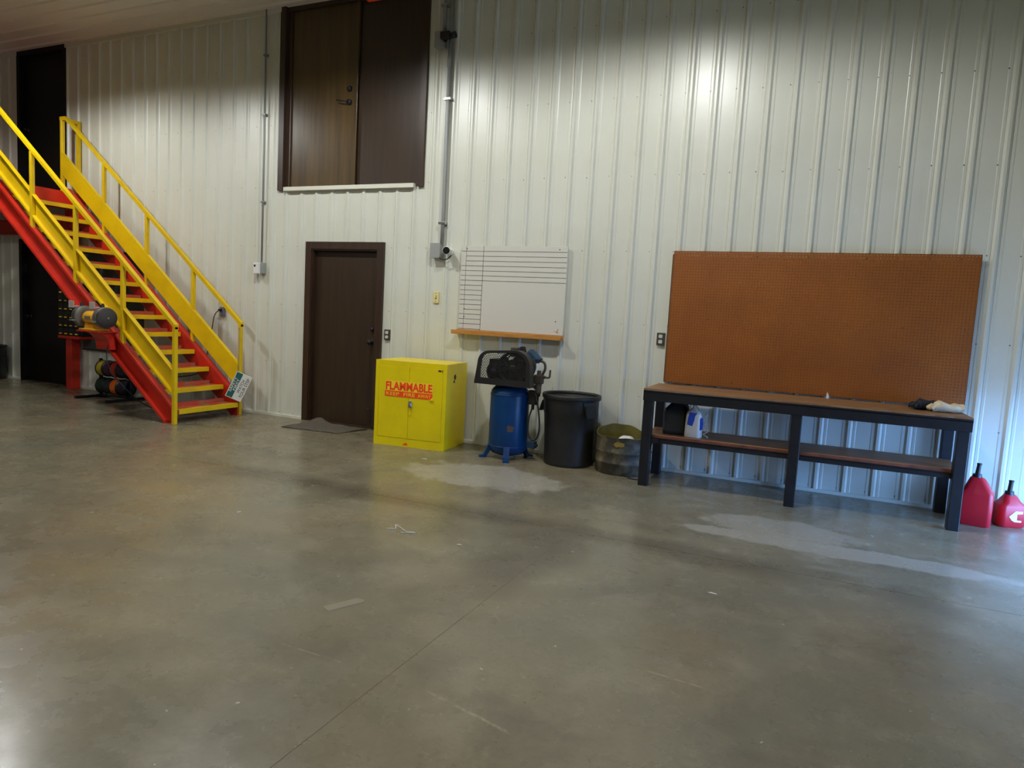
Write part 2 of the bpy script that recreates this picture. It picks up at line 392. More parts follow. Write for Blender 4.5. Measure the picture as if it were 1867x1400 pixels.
mb = MB().lathe([(0, .03), (.016, .03), (.026, .02), (.028, 0)], 20, Matrix.Translation((1.055, .045, 1.17)) @ Matrix.Rotation(R(90), 4, 'X'))
part('deadbolt', mb, 'iron', lf)
mb = MB().box(1.075, 1.10, .02, .045, .10, .24).cyl((1.088, .03, .22), (1.04, -.005, .235), .006).cyl((1.088, .02, .11), (1.088, .02, .06), .012, .014)
part('door_stop', mb, 'iron', lf)
# ---- upper double door
d = struct('door_2', None, None, 'dark brown wooden double door high in the wall')
X0, X1, Z0 = -.375, 1.70, 2.785
mb = MB().box(X0, X0 + .08, -.034, .10, Z0, CZ).box(X1 - .07, X1, -.034, .10, Z0, CZ).box(X0 + .08, X1 - .07, .0, .10, CZ - .05, CZ)
mb.box(X0 + .08, X0 + .15, .012, .10, Z0, CZ - .05).box(X1 - .11, X1 - .07, .012, .10, Z0, CZ - .05)
part('frame', mb, 'brownf', d)
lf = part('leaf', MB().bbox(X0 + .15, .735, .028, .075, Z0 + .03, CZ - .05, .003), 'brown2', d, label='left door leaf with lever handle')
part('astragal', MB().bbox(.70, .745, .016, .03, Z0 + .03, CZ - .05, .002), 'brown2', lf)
part('leaf', MB().bbox(.748, X1 - .11, .048, .09, Z0 + .03, CZ - .05, .003), 'brown', d, label='right door leaf')
part('backing', MB().box(X0, X1, .1, .24, Z0, CZ), 'darkdoor', d)
part('sill_ledge', MB().bbox(-.262, 1.598, -.055, .03, Z0 - .012, Z0 + .035, .003), 'trim', d, label='white sill ledge')
mb = MB().lathe([(0, .034), (.02, .034), (.03, .022), (.034, 0)], 20, Matrix.Translation((.63, .028, 3.925)) @ Matrix.Rotation(R(90), 4, 'X'))
part('deadbolt', mb, 'iron', lf)
mb = MB().lathe([(0, .03), (.03, .026), (.036, .006), (.036, 0)], 20, Matrix.Translation((.63, .028, 3.775)) @ Matrix.Rotation(R(90), 4, 'X'))
mb.tube([(.63, .0, 3.775), (.61, -.03, 3.777), (.56, -.035, 3.78), (.50, -.03, 3.795), (.485, -.03, 3.795)], .008)
part('lever_handle', mb, 'iron', lf)
# ---- pair of dark doors at the stair landing (lower and upper)
for nm, z0, z1, lb in (('door_3', 0, 2.17, 'near-black door at floor level behind the red landing column'), ('door_4', 2.8, CZ, 'near-black door opening onto the stair landing')):
    d = struct(nm, None, None, lb)
    x0, x1 = -5.50, -4.365
    fr = MB().box(x0, x0 + .07, -.03, .11, z0, z1).box(x1 - .07, x1, -.03, .11, z0, z1).box(x0 + .07, x1 - .07, -.03, .11, z1 - .07, z1)
    part('frame', fr, 'darkdoor', d)
    lf = part('leaf', MB().bbox(x0 + .07, x1 - .07, .05, .095, z0 + .01, z1 - .07, .003), 'darkdoor', d)
    part('backing', MB().box(x0, x1, .11, .24, z0, z1), 'darkdoor', d)
    mb = MB().lathe([(0, .06), (.02, .06), (.03, .045), (.012, .03), (.012, .01), (.034, .008), (.034, 0)], 16, Matrix.Translation((-5.36, .05, z0 + 1.0)) @ Matrix.Rotation(R(90), 4, 'X'))
    part('door_knob', mb, 'iron', lf)

# ---- high-bay lamps (all above the frame)
LX, LY, LZ = (-2.8, 1.05, 4.35), (-2.2, -6.6), 4.50
COLN, ROWN = ('left', 'middle', 'right'), ('wall', 'room')
n = 0
for yy in LY:
    for xx in LX:
        t = thing('high_bay_lamp', 'grey bell-shaped high-bay lamp hanging from the ribbed ceiling', 'lamp', (xx, yy, LZ), 0, 'high-bay lamps under the ceiling')
        if n == 0:
            rf = part('reflector', MB().lathe([(.24, 0), (.235, .02), (.19, .12), (.09, .20), (.09, .21), (.2, .125), (.245, .02), (.24, 0)], 32), 'reflector', t)
            hs = part('housing', MB().lathe([(0, .2), (.1, .2), (.1, .3), (.06, .33), (0, .33)], 24), 'shade', t)
            st = part('hanger', MB().cyl((0, 0, .33), (0, 0, CZ - LZ + .01), .01), 'shade', t)
            gl = part('lens', MB().lathe([(0, .03), (.18, .03), (.18, .035), (0, .035)], 24), 'glow', t)
        else:
            for q in (rf, hs, st): copyp(q, t)
            gl = copyp(gl, t)
        where = '%s_%s_offscreen' % (ROWN[LY.index(yy)], COLN[LX.index(xx)]); gl.name = 'lens_' + where
        n += 1
        ld = bpy.data.lights.new('lamp_light_' + where, 'SPOT'); ld.energy = LAMP_W[LY.index(yy)]; ld.color = LAMP_COL; ld.spot_size = R(168); ld.spot_blend = .35; ld.shadow_soft_size = .12
        lo = bpy.data.objects.new('lamp_light_' + where, ld); C.objects.link(lo); lo.parent = t; lo.location = (0, 0, -.0)

# ================================================================== STAIRCASE
S, X1s = .2030 / .252, -.651
def zt(x): return .25 + S * (-.718 - x)          # stringer top line
XE = -3.94                                        # landing edge
st = thing('staircase', 'red and yellow steel staircase with open treads rising along the white wall', 'staircase', (-2.4, -.77, 0))
def Wp(name, mb, m, parent, **k): return part(name, mb, m, parent, world=True, **k)
for s, yw, lab in ((-1, -1.205, None), (1, -.315, None)):
    V = .30
    mb = MB(); poly = [(-.672, 0), (-.672, zt(-.672)), (XE, min(zt(XE), 2.8)), (XE, zt(XE) - V), (-.718 + (.25 - V) / S, 0)]
    yo = yw + s * .075
    mb.prism(poly, yw - .004, yw + .004)
    tk = .036
    for base, sg in ((lambda x: zt(x), -1), (lambda x: zt(x) - V, 1)):
        xa = -.672 if sg < 0 else -.718 + (.25 - V) / S
        mb.prism([(xa, base(xa)), (XE, base(XE)), (XE, base(XE) + sg * tk), (xa, max(0, base(xa) + sg * tk))], min(yw, yo), max(yw, yo))
    Wp('stringer', mb, 'red', st)
# treads
tp = None
for i in range(13):
    x, z = X1s - .252 * i, .160 + .2030 * i
    if tp is None:
        mb = MB().box(-.235, -.004, -.43, .43, -.024, -.004).box(-.243, -.235, -.43, .43, -.024, .035).box(-.235, -.004, -.435, -.425, -.06, -.02).box(-.235, -.004, .425, .435, -.06, -.02)
        tp = part('tread', mb, 'tread', st)
        nz = part('nosing', MB().box(-.006, .004, -.43, .43, -.052, 0).box(-.04, -.006, -.43, .43, -.006, 0), 'yellow', tp)
        br = part('back_plate', MB().box(-.248, -.2425, -.43, .43, -.03, .04), 'red', tp)
        t = tp
    else:
        t = copyp(tp, st); copyp(nz, t); copyp(br, t)
    t.location = (x + 2.4, .01, z)
# posts, rails and toe bands on both sides
def rail_z(x): return 1.125 + S * (-.66 - x)
def band_b(x): return .31 + S * (-.646 - x)
for s, yp, xs_ in ((-1, -1.255, (-.646, -1.49, -2.316, -3.13, -3.95)), (1, -.27, (-.69, -1.505, -2.36, -3.2, -4.07))):
    h = .022
    for k, x in enumerate(xs_):
        zb = 0 if k == 0 else zt(x + h) - (0.005)
        if k == 4: zb = 2.8
        ztp = rail_z(x) - .02 if k < 4 else rail_z(-3.9 if s < 0 else -3.98) + .02
        Wp('post', MB().bbox(x - h, x + h, yp - h, yp + h, zb, ztp, .003, 1), 'yellow', st)
    xa, xb = xs_[0] + h, xs_[4] - h
    xk = -3.9 if s < 0 else -3.98
    zend = rail_z(xk)
    poly = [(xa, rail_z(xa) - .03), (xa, rail_z(xa) + .022), (xk, zend + .028), (xb, zend + .028), (xb, zend - .022), (xk + .01, zend - .024)]
    Wp('handrail', MB().prism(poly, yp - .026, yp + .026), 'yellow', st)
    yb = yp - s * .030                                # band on the inner side of the posts
    x0_, x9 = xs_[0] - .0, xs_[4] if s > 0 else -3.95
    H = .285
    P4 = [(x0_, band_b(x0_)), (x0_, band_b(x0_) + H), (x9, band_b(x9) + H), (x9, band_b(x9))]
    mb = MB().prism(P4, yb - .004, yb + .004)
    for b0, sg in ((0, 1), (H, -1)):
        mb.prism([(x0_, band_b(x0_) + b0), (x9, band_b(x9) + b0), (x9, band_b(x9) + b0 + sg * (.03 if sg > 0 else .012)), (x0_, band_b(x0_) + b0 + sg * (.03 if sg > 0 else .012))], min(yb, yb + s * .05), max(yb, yb + s * .05))
    Wp('toe_band', mb, 'yellow', st)
zr = rail_z(-3.98) + .028
mb = MB().bbox(-4.095, -4.045, -.27, -.02, zr - .05, zr, .003).bbox(-4.095, -4.045, -.065, -.02, 2.8, zr - .05, .003)
Wp('return_rail', mb, 'yellow', st)
# landing
Wp('landing_deck', MB().box(-6.6, XE, -1.27, -.03, 2.775, 2.8), 'red', st)
mb = MB().box(XE - .006, XE + .002, -1.28, -.03, 2.565, 2.8).box(XE - .07, XE, -1.28, -.03, 2.565, 2.577)
Wp('landing_end_beam', mb, 'red', st)
Wp('landing_side_beam', MB().box(-6.6, XE - .01, -1.28, -1.27, 2.565, 2.8).box(-6.6, XE - .01, -1.28, -1.21, 2.565, 2.577), 'red', st)
Wp('cross_beam', MB().box(-6.6, -4.03, -.195, -.187, 2.21, 2.43).box(-6.6, -4.03, -.25, -.187, 2.21, 2.222).box(-6.6, -4.03, -.25, -.187, 2.418, 2.43), 'red', st)
for cx, cy in ((-4.10, -.12), (-6.5, -.12), (-6.5, -1.2)):
    Wp('column', MB().bbox(cx - .065, cx + .065, cy - .065, cy + .065, 0.0, 2.58, .006), 'red', st)
mb = MB().box(-4.1, -4.04, -.19, -.06, 2.42, 2.58); Wp('bracket', mb, 'red', st)
# grinder mount: red shelf with curved gusset on the outer stringer
mb = MB().bbox(-1.95, -1.575, -1.50, -1.25, .968, .985, .004)
gp = [(-1.29, .77)] + [(-1.29 - .16 * (1 - math.cos(a)) - .03, .77 + .2 * math.sin(a)) for a in [R(90) * k / 8 for k in range(9)]] + [(-1.25, .97), (-1.25, .77)]
mb.prism(gp, -1.86, -1.62, 'x')
Wp('tool_shelf', mb, 'red', st, label='red bracket shelf carrying the grinder')

# ---- bench grinder on the bracket
t = thing('bench_grinder', 'yellow and grey bench grinder on the red staircase bracket', 'grinder', (-1.77, -1.41, .985), R(-4))
part('base', MB().prism([(-.15, .02), (-.13, .075), (-.05, .10), (-.05, .085), (-.115, .062), (-.13, .02)], -.03, .03).bbox(-.16, .16, -.085, .085, 0, .022, .006).prism([(-.09, .02), (.09, .02), (.055, .07), (-.055, .07)], -.06, .06), 'grinder', t)
mo = part('motor', MB().lathe([(0, -.12), (.06, -.12), (.075, -.105), (.078, 0), (.075, .105), (.06, .12), (0, .12)], 28, Matrix.Translation((0, 0, .145)) @ Matrix.Rotation(R(90), 4, 'Y')), 'grinder', t)
part('name_plate', MB().bbox(-.05, .05, -.082, -.074, .13, .165, .002), 'grey', mo)
for s in (-1, 1):
    T = Matrix.Translation((s * .20, 0, .155)) @ Matrix.Rotation(R(90), 4, 'Y')
    gd = part('wheel_guard', MB().lathe([(.03, -.04), (.118, -.04), (.122, -.03), (.122, .03), (.118, .04), (.03, .04)], 32, T, True), 'grey', t)
    part('guard_cover', MB().lathe([(0, .006), (.03, .006), (.035, 0), (.035, -.004), (.1, -.004), (.105, -.008)], 28, Matrix.Translation((s * .247, 0, .155)) @ Matrix.Rotation(R(90 * s), 4, 'Y')), 'grey', gd)
    part('wheel', MB().lathe([(0, -.018), (.112, -.018), (.112, .018), (0, .018)], 32, Matrix.Translation((s * .262 if s > 0 else s * .2, -.012, .155)) @ Matrix.Rotation(R(90), 4, 'Y')), 'wheel', t)
    part('arbor_nut', MB().cyl((s * .24, -.012, .155), (s * .292, -.012, .155), .014, .014, 6), 'chrome', t)
    mb = MB().bbox(s * .2 - .035, s * .2 + .035, -.15, -.10, .10, .115, .003)
    part('tool_rest', mb, 'steel', t)
    mb = MB().bbox(s * .2 - .05, s * .2 + .05, -.145, -.135, .25, .33, .003, 2).cyl((s * .2, -.14, .26), (s * .2, -.06, .27), .008)
    part('eye_shield', mb, 'clear', t)
    part('spark_knob', MB().cyl((s * .2, -.02, .27), (s * .2, -.02, .315), .022, .014, 10), 'iron', t)
part('power_cord', MB().tube([(0, .08, .05), (.1, .10, -.1), (.12, .07, -.3), (.25, .05, -.47), (.4, .1, -.62), (.36, .3, -.80), (.2, .6, -.94)], .006), 'rubber', t)

# ---- parts-bin cabinet on the wall by the column
t = thing('parts_bin_cabinet', 'black small-parts cabinet with rows of yellow drawer labels beside the red column', 'cabinet', (-4.02, -.2, .74))
part('body', MB().bbox(-.24, .24, -.01, .175, .04, .78, .004), 'black', t)
part('ledge', MB().bbox(-.235, .235, -.04, .18, 0, .04, .004), 'red', t, label='red ledge under the drawers')
dp = None
for r_ in range(6):
    for c_ in range(4):
        if dp is None:
            dp = part('drawer', MB().bbox(-.052, .052, -.03, .02, -.048, .048, .004), 'black', t); lp = part('yellow_label', MB().bbox(-.026, .026, -.036, -.028, -.044, -.028, .001, 1), 'labely', dp); q = dp
        else: q = copyp(dp, t); copyp(lp, q)
        q.location = (-.172 + c_ * .115, -.01, .105 + r_ * .118)
# ---- dark board on the wall behind the stairs
t = thing('wall_board', 'dark grey-green board on the wall behind the stairs', 'board', (-3.37, -.035, .58))
part('board_panel', MB().bbox(-.62, .64, -.012, .012, 0, 1.42, .003), 'greyb', t)
part('edge_strip', MB().bbox(-.62, .64, -.02, -.012, 1.39, 1.42, .002).bbox(-.62, .64, -.02, -.012, 0, .02, .002), 'bsteel', t)

# ---- spool rack under the stairs
t = thing('spool_rack', 'black steel floor rack holding wire spools under the stairs', 'rack', (-2.82, -.38, 0))
for s in (-1, 1):
    part('foot', MB().bbox(s * .31 - .02, s * .31 + .02, -.36, .33, 0, .035, .004), 'black', t)
    part('upright', MB().bbox(s * .30 - .018, s * .30 + .018, -.018, .018, .03, .53, .004), 'black', t)
for z in (.40, .165):
    part('spindle', MB().cyl((-.34, 0, z), (.34, 0, z), .012), 'black', t)
part('base_plate', MB().bbox(-.29, .29, -.07, .07, .03, .045, .003), 'black', t)
for z, cols in ((.40, ('yelsp', 'purple', 'redsp', 'dksp')), (.165, ('greensp', 'slate', 'orangesp', 'dksp'))):
    for k, c_ in enumerate(cols):
        lab = {'yelsp': 'yellow wire spool on the top rod of the black rack', 'purple': 'dull purple wire spool on the top rod of the black rack', 'redsp': 'red wire spool on the top rod of the black rack', 'greensp': 'dark green wire spool on the bottom rod of the black rack', 'slate': 'slate-coloured wire spool on the bottom rod of the black rack', 'orangesp': 'orange wire spool on the bottom rod of the black rack', 'dksp': 'dark brown wire spool on the %s rod of the black rack' % ('top' if z > .3 else 'bottom')}[c_]
        q = thing('wire_spool', lab, 'spool', (-2.82 - .205 + k * .137, -.38, z), 0, 'wire spools on the floor rack')
        T = Matrix.Rotation(R(90), 4, 'Y')
        for e in (-1, 1): part('flange', MB().lathe([(.014, e * .064), (.112, e * .064), (.112, e * .058), (.014, e * .058)], 28, T, True), 'black', q)
        rr = .10 if c_ != 'orangesp' else .105
        prof = [(.02, -.058)] + [(rr + .004 * (j % 2), -.056 + j * .007) for j in range(17)] + [(.02, .058)]
        part('wire_winding', MB().lathe(prof, 28, T), c_, q)

# ---- safety sign hung from the foot of the far handrail
sc = Vector((-.60, -.372, .37)); n_ = Vector((.62, -.78, 0)).normalized()
ang = R(66)
ux = Vector((0, 0, 1)).cross(n_).normalized(); uz = Vector((0, 0, 1))
ax_ = ux * math.cos(ang) + uz * math.sin(ang); ay_ = -ux * math.sin(ang) + uz * math.cos(ang)
T = Matrix((ax_, ay_, n_)).transposed().to_4x4(); T.translation = sc
t = thing('safety_sign', 'white and green safety sign hanging askew on the yellow stair post', 'sign', sc)
loc = Matrix.Translation(-sc) @ T
w2, h2 = .168, .098
part('sign_plate', MB().bbox(-w2, w2, -h2, h2, -.003, .003, .002, 1, loc), 'swhite', t)
part('header_band', MB().box(-w2 + .008, w2 - .008, .016, h2 - .008, .003, .0036, loc), 'sgreen', t)
part('header_lettering', MB().text('SAFETY', loc @ Matrix.Translation((0, .072, .0042)), fit=(.19, .030), off=.01).text('FIRST', loc @ Matrix.Translation((.01, .034, .0042)), fit=(.15, .030), off=.01), 'swhite', t)
part('lettering', MB().text('WATCH', loc @ Matrix.Translation((.01, -.020, .0038)), fit=(.17, .036), off=.006).text('YOUR STEP', loc @ Matrix.Translation((.005, -.067, .0038)), fit=(.255, .036), off=.006), 'ink', t)
tl = loc @ Vector((w2 - .01, h2 - .01, 0)); 
part('hanging_cord', MB().tube([tl, tl + Vector((-.01, .02, .2)), Vector((-.672, -.305, 1.06)) - sc, Vector((-.69, -.297, 1.065)) - sc], .004), 'steel', t)
# ---- plug box and cord behind the stairs
t = thing('plug_box', 'violet-grey outlet box with a black plug and cord behind the stair rail', 'outlet', (-1.262, -.02, 1.265))
part('box', MB().bbox(-.035, .035, -.02, .02, -.06, .06, .004), 'plug', t)
part('plug', MB().cyl((-.005, -.02, .02), (-.005, -.06, .02), .018, .014, 12), 'black', t)
part('cord', MB().tube([(-.005, -.055, .02), (-.08, -.06, -.06), (-.14, -.05, -.28), (-.21, -.05, -.55), (-.28, -.05, -.76), (-.45, -.06, -.86), (-.75, -.08, -.92), (-.95, -.1, -.99), (-1.05, -.12, -1.25)], .006), 'rubber', t)
# ---- dark drum at the far left
t = thing('black_drum', 'black drum standing at the wall left of the near-black doors', 'drum', (-5.94, -.31, 0))
part('drum_body', MB().lathe([(0, 0), (.28, 0), (.29, .01), (.29, .17), (.298, .18), (.29, .19), (.29, .34), (.298, .35), (.29, .36), (.29, .5), (.28, .52), (.27, .51), (0, .51)], 36), 'black', t)
part('ring_band', MB().lathe([(.288, .495), (.3, .5), (.3, .52), (.288, .525)], 36), 'iron', t)

# ================================================================== CABINET
t = thing('flammables_cabinet', 'bright yellow two-door steel cabinet lettered FLAMMABLE KEEP FIRE AWAY', 'cabinet', (1.65, -.705, 0), .115)
cw, cdp, ch = .805, .555, .89
mb = MB().bbox(0, cw, .006, cdp, 0, ch, .004)
part('body', mb, 'cab', t)
mb = MB().box(0, .04, 0, .01, 0, ch).box(cw - .04, cw, 0, .01, 0, ch).box(.04, cw - .04, 0, .01, 0, .085).box(.04, cw - .04, 0, .01, ch - .05, ch)
part('front_frame', mb, 'cab', t)
part('door_recess', MB().box(.04, cw - .04, .003, .008, .085, ch - .05), 'cab', t)
mid = .39
dl = part('door', MB().bbox(.043, mid - .002, -.003, .006, .089, ch - .053, .002), 'cab', t)
dr = part('door', MB().bbox(mid + .002, cw - .043, -.003, .006, .089, ch - .053, .002), 'cab', t)
lk = part('latch', MB().bbox(mid + .006, mid + .044, -.018, -.003, .415, .485, .004).bbox(mid + .012, mid + .038, -.03, -.018, .435, .465, .004), 'chrome', dr)
part('key_tag', MB().bbox(mid + .012, mid + .034, -.012, -.006, .335, .375, .003).tube([(mid + .023, -.02, .43), (mid + .022, -.016, .4), (mid + .023, -.009, .375)], .002), 'cab', dr)
T = Matrix.Translation((.389, -.0042, .600)) @ Matrix.Rotation(R(90), 4, 'X')
lb = part('warning_label', MB().box(-.272, .272, -.082, .082, 0, .0008, T), 'labely', t, label='yellow and orange FLAMMABLE warning label')
part('label_band', MB().box(-.272, .268, -.082, -.022, .0008, .0012, T), 'orange', lb)
part('label_lettering', MB().text('FLAMMABLE', T @ Matrix.Translation((0, .030, .0013)), fit=(.528, .088), off=.036), 'orange', lb)
for wd, u, wf in (('KEEP', -.182, .148), ('FIRE', .008, .128), ('AWAY', .178, .148)): part('label_lettering', MB().text(wd, T @ Matrix.Translation((u, -.052, .0017)), fit=(wf, .036), off=.0), 'labely', lb)
part('curled_corner', MB().prism([(.25, -.082), (.272, -.082), (.272, -.05)], .0014, .006, 'z', T).prism([(.235, -.087), (.279, -.087), (.279, -.081), (.24, -.081)], .002, .014, 'z', T), 'labely', lb)
part('maker_tag', MB().box(cw - .095, cw - .06, -.0045, -.003, ch - .078, ch - .062).box(cw - .052, cw - .046, -.0045, -.003, ch - .085, ch - .058), 'ink', t)
part('vent_cap', MB().lathe([(0, .006), (.012, .006), (.022, .004), (.03, 0)], 20, Matrix.Translation((cw, .22, ch - .14)) @ Matrix.Rotation(R(90), 4, 'Y')).lathe([(0, .006), (.008, .006), (.016, 0)], 14, Matrix.Translation((cw, .20, ch - .185)) @ Matrix.Rotation(R(90), 4, 'Y')), 'iron', t)
part('orange_smudge', MB().prism([(.34, .02), (.39, .018), (.40, .028), (.375, .045), (.36, .035), (.345, .03)], -.002, .0), 'orange', t)

# ---- door mat
mb = MB(); nx, ny = 22, 12; P = []
cor = [Vector((.30, -.60, 0)), Vector((1.04, -.53, 0)), Vector((1.12, -.09, 0)), Vector((.36, -.10, 0))]
for j in range(ny + 1):
    for i in range(nx + 1):
        u, v = i / nx, j / ny
        p = cor[0] * (1 - u) * (1 - v) + cor[1] * u * (1 - v) + cor[2] * u * v + cor[3] * (1 - u) * v
        z = .012 + .045 * math.exp(-((u - .12) / .10) ** 2) * v ** 1.5 + .03 * math.exp(-((v - .93) / .1) ** 2) * max(0, 1 - u * 1.3) + .004 * math.sin(u * 17 + v * 5)
        P.append((p.x, p.y, max(.01, z)))
k = (nx + 1) * (ny + 1); Q = [(x, y, max(0, z - .012)) for x, y, z in P]; F = []
id_ = lambda i, j: j * (nx + 1) + i
for j in range(ny):
    for i in range(nx):
        q = (id_(i, j), id_(i + 1, j), id_(i + 1, j + 1), id_(i, j + 1)); F.append(q); F.append(tuple(k + a for a in q[::-1]))
bd = [id_(i, 0) for i in range(nx)] + [id_(nx, j) for j in range(ny)] + [id_(i, ny) for i in range(nx, 0, -1)] + [id_(0, j) for j in range(ny, 0, -1)]
for a, b in zip(bd, bd[1:] + bd[:1]): F.append((a, k + a, k + b, b))
mb.add(P + Q, F, True)
solo('door_mat', mb, 'mat', (.7, -.33, 0), 'grey-brown rumpled fibre mat before the brown floor-level door', 'mat', world=True)

# ================================================================== COMPRESSOR
cx, cy = 3.085, -.44
t = thing('air_compressor', 'upright blue-tank air compressor with a black mesh belt guard', 'compressor', (cx, cy, 0))
tr = .195
tk = part('tank', MB().lathe([(0, .03), (.1, .035), (.16, .055), (.185, .085), (tr, .12), (tr, .64), (.188, .68), (.16, .71), (.09, .73), (0, .735)], 48), 'blue', t)
part('weld_seam', MB().lathe([(tr, .125), (tr + .003, .128), (tr + .003, .134), (tr, .137)], 48).lathe([(tr, .635), (tr + .003, .638), (tr + .003, .645), (tr, .648)], 48), 'blue', tk)
def shell(a0, a1, z0, z1, r):
    n = 8; v = []; f = []
    for j in range(n + 1):
        for i in range(n + 1):
            a = a0 + (a1 - a0) * i / n; b = (j / n - .5) * 2; wob = .85 + .3 * random.random()
            v.append((r * math.cos(a), r * math.sin(a), z0 + (z1 - z0) * j / n))
    for j in range(n):
        for i in range(n):
            if (i - 3.5) ** 2 + (j - 3.5) ** 2 < 10 + 7 * random.random(): f.append((j * (n + 1) + i, j * (n + 1) + i + 1, (j + 1) * (n + 1) + i + 1, (j + 1) * (n + 1) + i))
    return MB().add(v, f, True)
part('rust_patch', shell(R(-72), R(-50), .28, .36, tr + .0012), 'rust', tk)
part('rust_patch', shell(R(-150), R(-132), .30, .37, tr + .0012), 'rust', tk)
for a in (-68, 172 + 40, 52):
    ca, sa = math.cos(R(a)), math.sin(R(a)); A = Matrix.Rotation(R(a), 4, 'Z')
    mb = MB().prism([(.15, .13), (.197, .13), (.235, .03), (.285, .014), (.285, 0), (.215, 0), (.165, .09)], -.03, .03, 'y', A)
    part('foot', mb, 'blue', t)
part('drain_box', MB().bbox(.17, .29, .0, .07, .12, .19, .006).cyl((.26, .03, .155), (.31, .03, .155), .014), 'bluedk', t)
part('top_plate', MB().bbox(-.30, .27, -.115, .16, .735, .755, .004).box(-.12, .12, -.1, .1, .70, .74), 'guard', t)
# belt guard: rounded outline, perforated faces
gy0, gy1 = -.215, -.115
def outline(x0, x1, z0, z1, rl, rr, n=8):
    P = [(x0 - .03, z0), (x1 + .01, z0)]
    P += [(x1 - rr + rr * math.cos(R(90) * k / n), z1 - rr + rr * math.sin(R(90) * k / n)) for k in range(n + 1)]
    P += [(x0 + rl + rl * math.cos(R(90) + R(90) * k / n), z1 - rl - .02 + rl * math.sin(R(90) + R(90) * k / n)) for k in range(n + 1)]
    return P
OUT = outline(-.275, .285, .74, 1.09, .12, .16); INN = outline(-.235, .245, .80, 1.066, .10, .13)
INN[0] = (-.235, .80); INN[1] = (.245, .80)
n = len(OUT); mb = MB()
v = [(x, gy0, z) for x, z in OUT] + [(x, gy1, z) for x, z in OUT]
mb.add(v, [(i, (i + 1) % n, n + (i + 1) % n, n + i) for i in range(n)])
v = [(x, gy0, z) for x, z in OUT] + [(x, gy0, z) for x, z in INN]
mb.add(v, [(i, (i + 1) % n, n + (i + 1) % n, n + i) for i in range(n)])
bg_ = part('belt_guard', mb, 'guard', t)
def inside(x, z):
    c = False; j = len(INN) - 1
    for i in range(len(INN)):
        (xi, zi), (xj, zj) = INN[i], INN[j]
        if (zi > z) != (zj > z) and x < (xj - xi) * (z - zi) / (zj - zi) + xi: c = not c
        j = i
    return c
mb = MB()
for yy in (gy0 + .003,):
    z = .80; row = 0
    while z < 1.06:
        # strip of horizontal slat plus staggered bridges (perforated sheet)
        x = -.245
        while x < .25:
            if inside(x + .0125, z + .004):
                mb.add([(x, yy, z), (x + .025, yy, z), (x + .025, yy, z + .0055), (x, yy, z + .0055)], [(0, 1, 2, 3)])
                o_ = 0 if row % 2 else .0125
                mb.add([(x + o_, yy, z + .0055), (x + o_ + .006, yy, z + .0055), (x + o_ + .006, yy, z + .0145), (x + o_, yy, z + .0145)], [(0, 1, 2, 3)])
            x += .025
        z += .0145; row += 1
part('perforated_mesh', mb, 'guard', bg_, stuff=True)
# flywheel, motor, pulley, belt
T = Matrix.Translation((.085, 0, .915)) @ Matrix.Rotation(R(90), 4, 'X')
mb = MB().lathe([(.135, .135), (.158, .135), (.158, .175), (.135, .175)], 40, T, True).lathe([(0, .13), (.035, .13), (.035, .185), (0, .185)], 20, T)
for k in range(6):
    a = R(60 * k + 15); mb.prism([(.03, -.02), (.14, -.013), (.14, .013), (.03, .02)], .142, .168, 'z', T @ Matrix.Rotation(a, 4, 'Z'))
part('flywheel', mb, 'iron', t)
part('flywheel_band', MB().lathe([(.158, .15), (.161, .15), (.161, .16), (.158, .16)], 40, T, True), 'iron', t)
part('motor', MB().lathe([(0, -.115), (.05, -.115), (.10, -.10), (.105, .11), (.085, .125), (0, .125)], 28, Matrix.Translation((-.12, 0, .865)) @ Matrix.Rotation(R(90), 4, 'X')).bbox(-.19, -.07, -.09, .09, .755, .79, .004).bbox(-.20, -.06, -.11, .04, .93, .985, .006), 'guard', t)
Tm = Matrix.Translation((-.13, 0, .86)) @ Matrix.Rotation(R(90), 4, 'X')
part('pulley', MB().lathe([(0, .14), (.045, .14), (.035, .15), (.045, .165), (0, .165)], 24, Tm).cyl((-.13, -.1, .86), (-.13, -.15, .86), .012), 'iron', t)
part('belt', MB().tube([(-.13, -.153, .905), (0, -.153, .985), (.085, -.153, 1.075)], .007, 6, 0).tube([(-.13, -.153, .815), (0, -.153, .78), (.085, -.153, .757)], .007, 6, 0), 'rubber', t)
# pump
mb = MB().bbox(.0, .2, -.10, .11, .755, .99, .02, 3); part('crankcase', mb, 'guard', t)
for s, m in ((1, 'bluedk'), (-1, 'guard')):
    A = Matrix.Translation((.11, .02, .90)) @ Matrix.Rotation(R(42 * s if s > 0 else -20), 4, 'Y')
    mb = MB().cyl(A @ Vector((0, 0, .02)), A @ Vector((0, 0, .14)), .045, .045, 20)
    for k in range(6): mb.cyl(A @ Vector((0, 0, .035 + k * .017)), A @ Vector((0, 0, .041 + k * .017)), .066, .066, 20)
    cyl_ = part('cylinder', mb, 'iron', t)
    part('cylinder_head', MB().bbox(-.06, .06, -.06, .06, .14, .205, .01, 2, A).bbox(-.07, .07, -.012, .012, .15, .215, .003, 1, A).bbox(-.07, .07, .03, .05, .15, .212, .003, 1, A).bbox(-.07, .07, -.05, -.03, .15, .212, .003, 1, A), m, cyl_)
part('air_filter', MB().cyl((.02, .02, 1.06), (.02, .02, 1.105), .05, .045, 20), 'brownmetal', t)
part('outlet_pipe', MB().tube([(.26, .03, 1.0), (.33, .03, .98), (.345, .03, .92), (.32, .03, .86), (.31, .02, .80), (.25, 0, .72)], .013), 'brownmetal', t)
part('intercooler_tube', MB().tube([(.25, -.05, 1.01), (.27, -.06, .93), (.245, -.06, .85), (.235, -.05, .77)], .018), 'guard', t)
